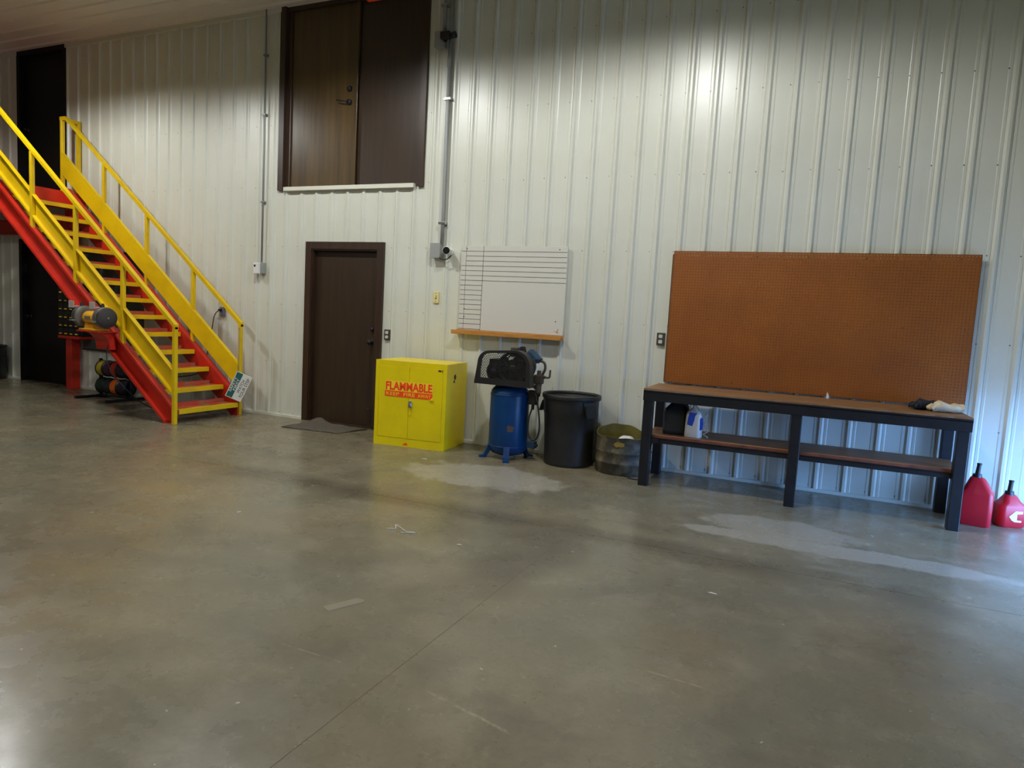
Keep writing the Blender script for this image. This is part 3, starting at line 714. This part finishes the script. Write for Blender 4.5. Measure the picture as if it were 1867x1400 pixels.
rg = part('regulator', MB().bbox(.25, .34, -.03, .04, .77, .86, .012).cyl((.295, .005, .775), (.295, .005, .68), .028, .030, 16).cyl((.295, .005, .86), (.295, .005, .90), .02), 'brownmetal', t)
part('valve_handle', MB().tube([(.33, .0, .84), (.40, 0, .84), (.41, 0, .87), (.412, 0, .915)], .010).cyl((.33, 0, .84), (.37, 0, .84), .014), 'brownmetal', rg)
part('filter_bowl', MB().cyl((.292, .005, .69), (.292, .005, .645), .030, .024, 16), 'guard', rg)
part('switch_box', MB().bbox(.2, .29, -.02, .05, .56, .70, .006).cyl((.25, .0, .56), (.25, 0, .51), .015), 'guard', t)
part('hose', MB().tube([(.27, -.02, .68), (.31, -.05, .62), (.35, -.07, .46), (.36, -.07, .33), (.335, -.07, .24), (.285, -.07, .22), (.245, -.07, .28), (.235, -.05, .42), (.25, -.01, .53)], .0085), 'rubber', t)

# ================================================================== TRASH CAN, DRUM
t = thing('trash_can', 'tall round black plastic trash can with side handles', 'bin', (3.69, -.315, 0))
bd = part('can_body', MB().lathe([(0, .0), (.225, 0), (.235, .008), (.238, .03), (.248, .30), (.262, .50), (.266, .505), (.270, .64), (.270, .66), (.26, .66), (.252, .5), (.228, .02), (0, .012)], 48), 'can', t)
part('rim', MB().lathe([(.262, .648), (.284, .648), (.289, .656), (.289, .684), (.284, .692), (.272, .692), (.266, .684)], 48, None, True), 'can', bd)
for a in (172, -34):
    A = Matrix.Rotation(R(a), 4, 'Z')
    mb = MB().bbox(.262, .285, -.06, .06, .60, .64, .006, 2, A).prism([(.262, .62), (.30, .60), (.335, .50), (.318, .495), (.285, .57), (.262, .585)], -.05, .05, 'y', A)
    part('handle', mb, 'can', bd)
for k in range(24):
    pass
t = thing('cut_drum', 'grimy olive cut-down steel drum with wavy rim beside the workbench', 'drum', (4.235, -.295, 0))
n = 56
def rim(a): return .355 + .06 * max(0, math.cos(a - R(115))) ** 1.2 - .03 * max(0, math.cos(a - R(40))) ** 3 + .004 * math.sin(9 * a)
rings = []
prof = [(.255, 0, 0), (.262, 0, .012), (.262, 0, .10), (.268, 0, .108), (.262, 0, .116), (.262, 0, .20), (.269, 0, .21), (.262, 0, .22), (.262, 1, -.03), (.266, 1, 0)]
for r_, fl_, z in prof: rings.append([Vector(((r_ + .003 * math.sin(5 * a_ + z * 9)) * math.cos(a_), (r_ + .003 * math.sin(5 * a_ + z * 9)) * math.sin(a_), (rim(a_) if fl_ else 0) + z)) for a_ in [2 * math.pi * i / n for i in range(n)]])
mb = MB().loft(rings, False); bd = part('drum_shell', mb, 'drum', t)
ri = [[Vector((.258 * math.cos(a_), .258 * math.sin(a_), (rim(a_) if f_ else 0) + z)) for a_ in [2 * math.pi * i / n for i in range(n)]] for f_, z in ((1, 0), (0, .2), (0, .02))]
mb = MB().loft(ri, False).lathe([(0, .02), (.258, .02)], n).loft([rings[-1], ri[0]], False); part('drum_lining', mb, 'drumin', bd)
def patch(a0, a1, z0, z1, r, m, par, seed):
    random.seed(seed); part('paint_patch', shell(R(a0), R(a1), z0, z1, r), m, par)
patch(-96, -74, .265, .325, .2665, 'ypatch', bd, 3)
part('white_rag', MB().bbox(-.06, .09, -.05, .10, .02, .335, .05, 4), 'white', t, label='white sheet inside the drum')
solo('bent_wire', MB().tube([(0, 0, .03), (.03, -.04, .014), (.08, -.06, .008), (.14, -.05, .008), (.2, -.06, .008)], .006), 'iron', (4.34, -.545, 0), 'short bent wire on the floor at the foot of the cut drum', 'wire')

# ================================================================== WORKBENCH
BX, BY, BA = 4.505, -.785, .024
t = thing('workbench', 'long black steel workbench with worn wooden top and lower shelf', 'workbench', (BX, BY, 0), BA)
L_, D_, BH = 2.44, .655, .858
tp_ = MB()
rnd = random.Random(5)
N = 60; fr = [(L_ * i / N, .006 + (.01 * rnd.random() if rnd.random() < .35 else 0)) for i in range(N + 1)]
tp_.prism(fr + [(L_ - .005, D_), (.005, D_)], BH - .022, BH, 'z')
part('top', tp_, 'plywood', t, label='worn wooden bench top')
part('top_edge', MB().box(.004, L_ - .004, .012, D_ - .01, BH - .03, BH - .018), 'plyedge', t)
mb = MB().bbox(0, L_, 0, .008, BH - .105, BH - .012, .003, 1).box(0, L_, .0, .07, BH - .032, BH - .024).bbox(0, .008, 0, D_, BH - .105, BH - .012, .003, 1).bbox(L_ - .008, L_, 0, D_, BH - .105, BH - .012, .003, 1).bbox(0, L_, D_ - .008, D_, BH - .105, BH - .03, .003, 1)
part('frame', mb, 'bsteel', t)
for u in (.045, 1.245, L_ - .05):
    for v_ in (.05, D_ - .05):
        q = .041
        part('leg', MB().bbox(u - q, u + q, v_ - q, v_ + q, 0, BH - .03, .006, 2), 'bsteel', t)
SH = .452
for a, b in ((.088, 1.203), (1.287, L_ - .092)):
    part('shelf_board', MB().bbox(a - .07, b + .07, .075, D_ - .06, SH - .03, SH, .004), 'plywood', t)
    part('shelf_edge', MB().box(a - .0, b + .0, .070, .0755, SH - .03, SH - .002), 'plyedge', t)
    part('shelf_rail', MB().box(a, b, .062, .070, SH - .07, SH - .024).box(a, b, .062, .12, SH - .038, SH - .03), 'bsteel', t)
part('shelf_bracket', MB().prism([(.086, SH - .03), (.15, SH - .03), (.15, SH - .055), (.10, SH - .075), (.086, SH - .15)], .03, .06), 'bsteel', t)
def bw(u, v_, z): return (BX + u * math.cos(BA) - v_ * math.sin(BA), BY + u * math.sin(BA) + v_ * math.cos(BA), z)
# ---- jugs on the shelf
t = thing('black_jug', 'black plastic oil jug on the lower bench shelf', 'jug', bw(.245, .26, SH), R(8))
def rr(w_, d_, z, n=6, c=.03):
    P = []
    for sx, sy, a in ((1, 1, 0), (-1, 1, 90), (-1, -1, 180), (1, -1, 270)):
        for k in range(n + 1):
            q = R(a + 90 * k / n); P.append(Vector((sx * (w_ / 2 - c) + c * math.cos(q), sy * (d_ / 2 - c) + c * math.sin(q), z)))
    return P
def sh(ring, dx=0, dy=0): return [p + Vector((dx, dy, 0)) for p in ring]
bd = part('jug_body', MB().loft([rr(.19, .14, 0), rr(.20, .15, .01), rr(.20, .15, .04), rr(.193, .143, .05), rr(.193, .143, .20), rr(.185, .135, .22), sh(rr(.12, .10, .265), .01), sh(rr(.075, .07, .29, 6, .028), .02), sh(rr(.07, .066, .298, 6, .028), .02)]), 'bjug', t)
part('handle', MB().tube([(.03, -.02, .285), (.085, -.02, .27), (.105, -.01, .2), (.10, 0, .10)], .018), 'bjug', bd)
part('cap', MB().cyl((.02, 0, .295), (.02, 0, .325), .03, .028, 20), 'bjug', t)
t = thing('white_jug', 'milky white jug with a blue label and clear hose on the bench shelf', 'jug', bw(.42, .20, SH), R(-6))
bd = part('jug_body', MB().loft([rr(.135, .10, 0), rr(.142, .106, .008), rr(.138, .103, .10), rr(.130, .10, .20), rr(.12, .095, .222), rr(.08, .07, .24), rr(.05, .045, .255, 6, .02), rr(.045, .042, .262, 6, .02)]), 'jug', t)
part('label', MB().prism([(-.045, .11), (.0, .10), (.015, .15), (.02, .19), (.035, .215), (-.03, .218), (-.04, .17)], -.0535, -.048), 'bluelab', bd, label='blue label')
part('label', MB().prism([(-.04, .07), (.03, .07), (.035, .13), (.0, .18), (-.04, .17)], .062, .0715, 'x'), 'bluelab', bd, label='blue side label')
part('neck', MB().cyl((0, 0, .258), (0, 0, .285), .022, .02, 16), 'white', t)
part('cap', MB().cyl((0, 0, .283), (0, 0, .30), .018, .013, 14), 'redcap', t)
part('hose', MB().tube([(.0, -.01, .292), (.05, -.02, .24), (.09, -.01, .19), (.11, 0, .22), (.10, .01, .15), (.09, .01, .12), (.125, 0, .07), (.09, 0, .035), (.12, -.01, .02), (.13, -.01, .008)], .006), 'clear', t)
# ---- gloves and scrap on the top
def glove(name, label, m, loc, rz, seed, lift=0):
    rg_ = random.Random(seed); t = thing(name, label, 'glove', loc, rz); t.scale = (.8, 1.0, 1.25)
    mb = MB(); rings = []
    for k, (x, w_, h_) in enumerate(((-.13, .058, .026), (-.09, .056, .03), (-.05, .046, .026), (0, .05, .03), (.04, .055, .034), (.075, .048, .026), (.085, .03, .012))):
        zc = h_ + lift + rg_.uniform(0, .006); yc = rg_.uniform(-.008, .008)
        rings.append([Vector((x, yc + w_ * math.cos(2 * math.pi * i / 16), zc - lift * .0 + h_ * (.85 + .3 * rg_.random()) * math.sin(2 * math.pi * i / 16))) for i in range(16)])
    palm = part('palm', MB().loft(rings), m, t)
    for k, (y0, ln, a) in enumerate(((-.036, .062, -10), (-.012, .078, -2), (.012, .072, 4), (.034, .056, 14))):
        z0 = .026 + lift; dx, dy = math.cos(R(a)), math.sin(R(a))
        part('finger', MB().tube([(.06, y0, z0), (.06 + dx * ln * .5, y0 + dy * ln * .5, z0 + .01), (.06 + dx * ln, y0 + dy * ln, z0 - .008)], .0125, 10), m, palm)
    part('thumb', MB().tube([(-.02, -.035, .026 + lift), (.01, -.07, .028 + lift), (.05, -.085, .018 + lift)], .0145, 10), m, palm)
    part('cuff', MB().loft([[p * 1.0 for p in rings[0]], [p + Vector((-.03, (p.y) * .15, .004)) for p in rings[0]]], False), m, palm)
    return t
glove('work_glove', 'dark navy cloth work glove on the bench top beside the cream glove', 'navy', bw(2.165, .35, BH), R(-160), 2)
glove('work_glove', 'cream leather work glove lying on the bench top', 'leather', bw(2.285, .29, BH), R(-168), 5)
P = [(0, 0), (.03, -.004), (.034, .02), (.022, .05), (.008, .075), (.002, .04)]
P = [(x * .7, z * .75) for x, z in P]
solo('paper_scrap', MB().prism(P, -.002, .002), 'paper', bw(1.46, .60, BH), 'small curled white paper scrap standing on the bench top by the pegboard', 'scrap', .3)

# ================================================================== PEGBOARD
px0, px1, pz0, pz1 = 4.525, 6.985, .868, 2.112
t = thing('pegboard', 'large brown perforated pegboard mounted above the workbench', 'pegboard', (px0, -.0485, pz0))
PW, PH = px1 - px0, pz1 - pz0
nx, nz = round(PW / .0254), round(PH / .0254); hx, hz = PW / nx, PH / nz; hr = .0032
V, F = [], []
gi = lambda i, j: j * (2 * nx + 1) + i
for j in range(2 * nz + 1):
    for i in range(2 * nx + 1): V.append((i * hx / 2, 0, j * hz / 2))
for j in range(nz):
    for i in range(nx):
        cxp, czp = (i + .5) * hx, (j + .5) * hz
        o8 = [gi(2 * i + 2, 2 * j + 1), gi(2 * i + 2, 2 * j + 2), gi(2 * i + 1, 2 * j + 2), gi(2 * i, 2 * j + 2), gi(2 * i, 2 * j + 1), gi(2 * i, 2 * j), gi(2 * i + 1, 2 * j), gi(2 * i + 2, 2 * j)]
        b = len(V)
        for dy in (0, .005): V += [(cxp + hr * math.cos(R(45 * k)), dy, czp + hr * math.sin(R(45 * k))) for k in range(8)]
        for k in range(8):
            l = (k + 1) % 8
            F.append((o8[k], o8[l], b + l, b + k)); F.append((b + k, b + l, b + 8 + l, b + 8 + k))
me = bpy.data.meshes.new('perforated_sheet'); me.from_pydata(V, [], F); me.materials.append(MT['peg']); me.update()
o = bpy.data.objects.new('perforated_sheet', me); C.objects.link(o); o.parent = t
part('sheet_edge', MB().box(-.001, .002, 0, .005, 0, PH).box(PW - .002, PW + .001, 0, .005, 0, PH).box(0, PW, 0, .005, PH - .002, PH + .001).box(0, PW, 0, .005, -.001, .002), 'peg', t)
part('hole_shade_sheet', MB().box(.004, PW - .004, .0075, .0105, 0, PH - .085), 'strip', t)  # dark sheet added to shade the holes; top rows left open
for z in (.05, .6, PH - .16): part('furring_strip', MB().box(.02, PW - .02, .0105, .026, z, z + .04), 'strip', t)
for x in (-.012, PW - .05): part('furring_strip', MB().box(x, x + .04, .0055, .026, .0, PH - .03), 'strip', t)
sc_ = None
for u, v_ in ((.36, .62), (.67, .625), (1.08, .625), (1.53, .63), (1.95, .63), (.36, 1.2), (.75, 1.2), (1.17, 1.2), (1.63, 1.2), (2.1, 1.2), (.62, .05), (1.33, .05), (2.4, .64), (.012, .4), (.012, .75), (.012, .95)):
    if sc_ is None: sc_ = part('screw', MB().cyl((0, 0, 0), (0, -.003, 0), .006, .004, 8), 'chrome', t); q = sc_
    else: q = copyp(sc_, t)
    q.location = (u, 0, v_)

# ================================================================== WHITEBOARD
t = thing('whiteboard', 'white marker board ruled with black lines above the air compressor', 'whiteboard', (2.238, -.045, 1.243))
ww, wh = 1.218, .898
part('board_panel', MB().bbox(0, ww, 0, .022, 0, wh, .002, 1), 'wb', t)
part('tray', MB().bbox(-.03, ww + .005, -.07, .022, -.05, -.02, .003).bbox(-.045, ww + .005, -.075, -.06, -.05, -.005, .003).box(-.02, ww, .0, .022, -.02, .0), 'oak', t, label='wooden marker tray')
mb = MB(); e = .0022
pitch = wh / 17.35
for k in range(1, 17):
    z = wh - k * pitch - .005
    if k <= 7: x0_, x1_ = (.004 if k not in (2, 3) else .06), ww - .003
    else: x0_, x1_ = (.004 if k != 13 else .06), .268
    mb.box(x0_, x1_, -.0008, .001, z - e, z + e)
mb.box(.004, .268, -.0008, .001, .008, .008 + 2 * e)
mb.box(.060, .060 + 1.4 * e, -.0008, .001, 0, wh).box(.266, .266 + 2 * e, -.0008, .001, 0, wh)
part('ruled_lines', mb, 'ink', t)
for u, v_ in ((.068, wh - .03), (1.13, wh - .03), (.068, .14), (1.13, .14), (.065, .225)):
    part('screw', MB().cyl((u, 0, v_), (u, -.004, v_), .006, .005, 8), 'iron', t)
part('pencil_scribble', MB().tube([(1.12, -.001, .045), (1.14, -.001, .035), (1.16, -.001, .05), (1.165, -.001, .07), (1.15, -.001, .03), (1.17, -.001, .03)], .002, 6), 'oak', t)

# ================================================================== WALL FITTINGS
def outlet(x, z, label, rot=0):
    t = thing('wall_outlet', label, 'outlet', (x, -.022, z))
    part('plate', MB().bbox(-.038, .038, -.006, .022, -.06, .06, .004), 'platebr', t)
    for s in (-1, 1): 
        q = part('socket', MB().bbox(-.018, .018, -.0095, -.004, s * .026 - .017, s * .026 + .017, .008, 3), 'white', t)
        part('slots', MB().box(-.009, -.006, -.0105, -.009, s * .026 - .004, s * .026 + .008).box(.006, .009, -.0105, -.009, s * .026 - .004, s * .026 + .008).cyl((0, -.0105, s * .026 - .010), (0, -.009, s * .026 - .010), .003, .003, 8), 'ink', q)
outlet(1.302, 1.123, 'brown-plated double outlet on the wall beside the floor-level brown door')
outlet(4.452, 1.276, 'brown-plated double outlet on the wall beside the pegboard')
t = thing('light_switch', 'ivory switch plate on the white wall beside the whiteboard', 'switch', (1.925, -.006, 1.576))
part('plate', MB().bbox(-.036, .036, -.012, .006, -.064, .064, .004), 'cream', t)
part('toggle', MB().bbox(-.006, .006, -.026, -.01, -.008, .014, .003), 'cream', t)
part('toggle_bezel', MB().box(-.008, .008, -.0128, -.011, -.018, .018), 'platebr', t)
for s in (-1, 1): part('screw', MB().cyl((0, -.012, s * .046), (0, -.0145, s * .046), .005, .004, 8), 'iron', t)
# conduit with thermostat
t = thing('conduit', 'thin grey conduit running down to the thermostat by the stairs', 'conduit', (-.60, -.035, 1.90))
part('pipe', MB().tube([(.002, 0, CZ - 1.9), (.005, 0, 1.5), (.0, 0, .0)], .0115, 10, 0), 'conduit', t)
for z in (.75, 1.8, 2.5): part('strap', MB().bbox(-.025, .025, -.014, .03, z - .012, z + .012, .003), 'steel', t)
t = thing('thermostat', 'small white thermostat on a grey box at the end of the thin conduit', 'thermostat', (-.615, -.035, 1.83))
part('back_box', MB().bbox(-.02, .062, -.03, .034, -.06, .075, .004), 'boxg', t)
cv = part('cover', MB().bbox(-.062, .026, -.062, -.028, -.065, .07, .006), 'white', t)
part('display', MB().box(-.05, -.022, -.0635, -.061, .02, .045), 'ink', cv)
# twin conduits with boxes and cameras
t = thing('conduit', 'thick grey conduit running down the wall to the white camera box', 'conduit', (1.985, -.042, 2.16))
part('pipe', MB().tube([(.0, 0, CZ - 2.16), (.0, 0, 1.3), (.005, 0, .28), (.0, .0, .0)], .021, 12, 0), 'conduit', t)
for z in (1.53, .22): 
    part('strap', MB().bbox(-.042, .042, -.026, .04, z - .014, z + .014, .004), 'chrome', t)
part('coupling', MB().cyl((0, 0, 1.86), (0, 0, 1.96), .026, .026, 14), 'conduit', t)
t = thing('conduit', 'short grey conduit running from the ceiling to the black camera box', 'conduit', (1.90, -.042, 4.40))
part('pipe', MB().tube([(.0, 0, CZ - 4.40), (0, 0, .2), (.0, 0, .0)], .019, 12, 0), 'conduit', t)
part('strap', MB().bbox(-.04, .04, -.024, .04, .25, .275, .004), 'conduit', t)
t = thing('junction_box', 'grey junction box high on the wall beside the black camera', 'box', (1.865, -.03, 4.30))
part('box', MB().bbox(-.055, .055, -.05, .03, -.075, .085, .005), 'boxg', t)
part('cover_plate', MB().bbox(-.058, .058, -.055, -.049, -.078, .088, .002), 'boxg', t)
t = thing('junction_box', 'grey junction box above the ivory switch beside the white camera', 'box', (1.927, -.03, 2.085))
part('box', MB().bbox(-.06, .06, -.05, .03, -.08, .075, .005), 'boxg', t)
part('cover_plate', MB().bbox(-.063, .063, -.055, -.049, -.083, .078, .002), 'boxg', t)
t = thing('security_camera', 'black bullet camera high on the wall by the upper double doors', 'camera', (1.94, -.085, 4.31))
part('mount', MB().cyl((-.02, .0, .0), (-.02, .03, .0), .03, .035, 20).cyl((-.02, 0, 0), (.03, -.03, .0), .014), 'black', t)
cb = part('camera_body', MB().bbox(-.03, .09, -.065, -.005, -.03, .045, .012, 3), 'black', t)
part('lens_hood', MB().lathe([(0, 0), (.026, 0), (.032, .02), (.034, .06), (.026, .06), (.022, .04), (0, .035)], 24, Matrix.Translation((.085, -.03, .0)) @ Matrix.Rotation(R(80), 4, 'Y')), 'black', cb)
t = thing('security_camera', 'white bullet camera with a black lens beside the whiteboard', 'camera', (2.06, -.03, 2.085))
part('mount', MB().cyl((.02, .03, -.01), (.02, -.01, -.01), .042, .038, 24).cyl((.02, -.01, -.01), (.0, -.04, .0), .016), 'white', t)
T = Matrix.Translation((.005, -.03, .005)) @ Vector((.42, -.88, -.12)).to_track_quat('Z', 'Y').to_matrix().to_4x4()
cb = part('camera_body', MB().lathe([(0, -.01), (.03, -.01), (.04, .0), (.042, .03), (.042, .10), (.040, .106), (.036, .106)], 28, T), 'white', t)
part('lens', MB().lathe([(.038, .107), (.034, .109), (.015, .106), (0, .106)], 28, T), 'black', cb)
part('cable', MB().tube([(-.09, -.04, -.06), (-.05, -.06, -.095), (.02, -.05, -.095), (.06, -.03, -.05)], .006), 'iron', t)

# ---- orange beam end under the ceiling
t = thing('hoist_beam', 'orange beam end under the ceiling before the upper double doors', 'beam', (1.45, -.6, 4.565))
part('beam_web', MB().bbox(-.165, .20, -.008, .008, .02, .30, .002), 'hoist', t)
part('beam_flange', MB().bbox(-.17, .21, -.06, .06, .0, .02, .003), 'hoist', t)
part('top_flange', MB().bbox(-.17, .21, -.06, .06, .30, .32, .003), 'hoist', t)
part('hanger', MB().bbox(-.05, .05, -.04, .04, .32, CZ - 4.565 + .01, .003), 'hoist', t)

# ================================================================== FUEL CANS
def fuel(name, label, loc, rz, w_, d_, h_, hs, sp):
    t = thing(name, label, 'fuel can', loc, rz)
    c = .035
    rings = [rr(w_ - .02, d_ - .02, 0, 6, c), rr(w_, d_, .012, 6, c), rr(w_ + .004, d_ + .004, h_ * .4, 6, c), rr(w_, d_, h_ * .66, 6, c), rr(w_ - .008, d_ - .008, h_ * .70, 6, c), rr(w_ - .05, d_ - .03, h_ * .78, 6, c), sh(rr(w_ * .42, d_ * .42, h_ * .98, 6, .03), -.01), sh(rr(w_ * .36, d_ * .36, h_, 6, .025), -.012)]
    bd = part('can_body', MB().loft(rings), 'gasred', t)
    part('handle', MB().tube([(.0, .0, h_ - .03), (.03, 0, h_ - .012), (w_ * .34, 0, h_ * .80), (w_ * .38, 0, h_ * .68)], .012), 'gasred', bd)
    part('collar', MB().cyl((-.012, 0, h_ - .012), (-.012, 0, h_ + .025), .034, .03, 20), 'black', t)
    part('spout', MB().cyl((-.012, 0, h_ + .02), (-.006, 0, h_ + sp), .017, .015, 14).cyl((-.006, 0, h_ + sp - .012), (-.006, 0, h_ + sp), .018, .018, 14), 'black', t)
    return t
fuel('fuel_can', 'larger red fuel can with a dark spout beside the workbench leg', (7.085, -.36, 0), R(-12), .22, .19, .37, .25, .11)
t = fuel('fuel_can', 'smaller red fuel can with a white sticker near the wall', (7.325, -.255, 0), R(22), .19, .15, .25, .16, .11)
S_ = Matrix.Translation((.01, -.0775, .09)) @ Matrix.Rotation(R(90), 4, 'X')
mb = MB().prism([(.045, .045), (-.01, .045), (-.03, .025), (-.055, .0), (-.03, -.03), (-.01, -.04), (.04, -.04), (.04, -.028), (.005, -.026), (.004, .022), (.045, .026)], 0, .0025, 'z', S_)
part('sticker', mb, 'paper', t, label='torn white sticker')

# ================================================================== FLOOR SCRAPS
solo('tape_strip', MB().prism([(-.03, -.10), (.03, -.10), (.03, .09), (.0, .10), (-.03, .08)], 0, .0015, 'z'), 'tape', (3.92, -4.10, 0), 'faded short strip of tape stuck to the floor', 'tape', R(-25))
solo('string_scrap', MB().tube([(0, 0, .003), (.05, .03, .004), (.02, .08, .01), (.09, .05, .004), (.14, .02, .003), (.2, .03, .003), (.12, -.02, .003)], .002, 6), 'paper', (3.42, -3.03, 0), 'thin white string scrap lying on the floor', 'scrap')
for k, (x, y, l, a, lab) in enumerate(((2.46, -1.05, .05, 20, 'white paper bit on the floor before the yellow cabinet'), (2.4, -3.3, .03, 60, 'tiny white chip on the floor left of the string scrap'), (3.95, -3.05, .035, 10, 'white sliver on the floor right of the string scrap'), (5.45, -2.98, .05, -5, 'thin pale splinter on the bare floor before the workbench'))):
    solo('paper_bit', MB().prism([(0, 0), (l, .003), (l * .9, .009), (l * .3, .012)], 0, .003, 'z'), 'paper', (x, y, 0), lab, 'scrap', R(a))
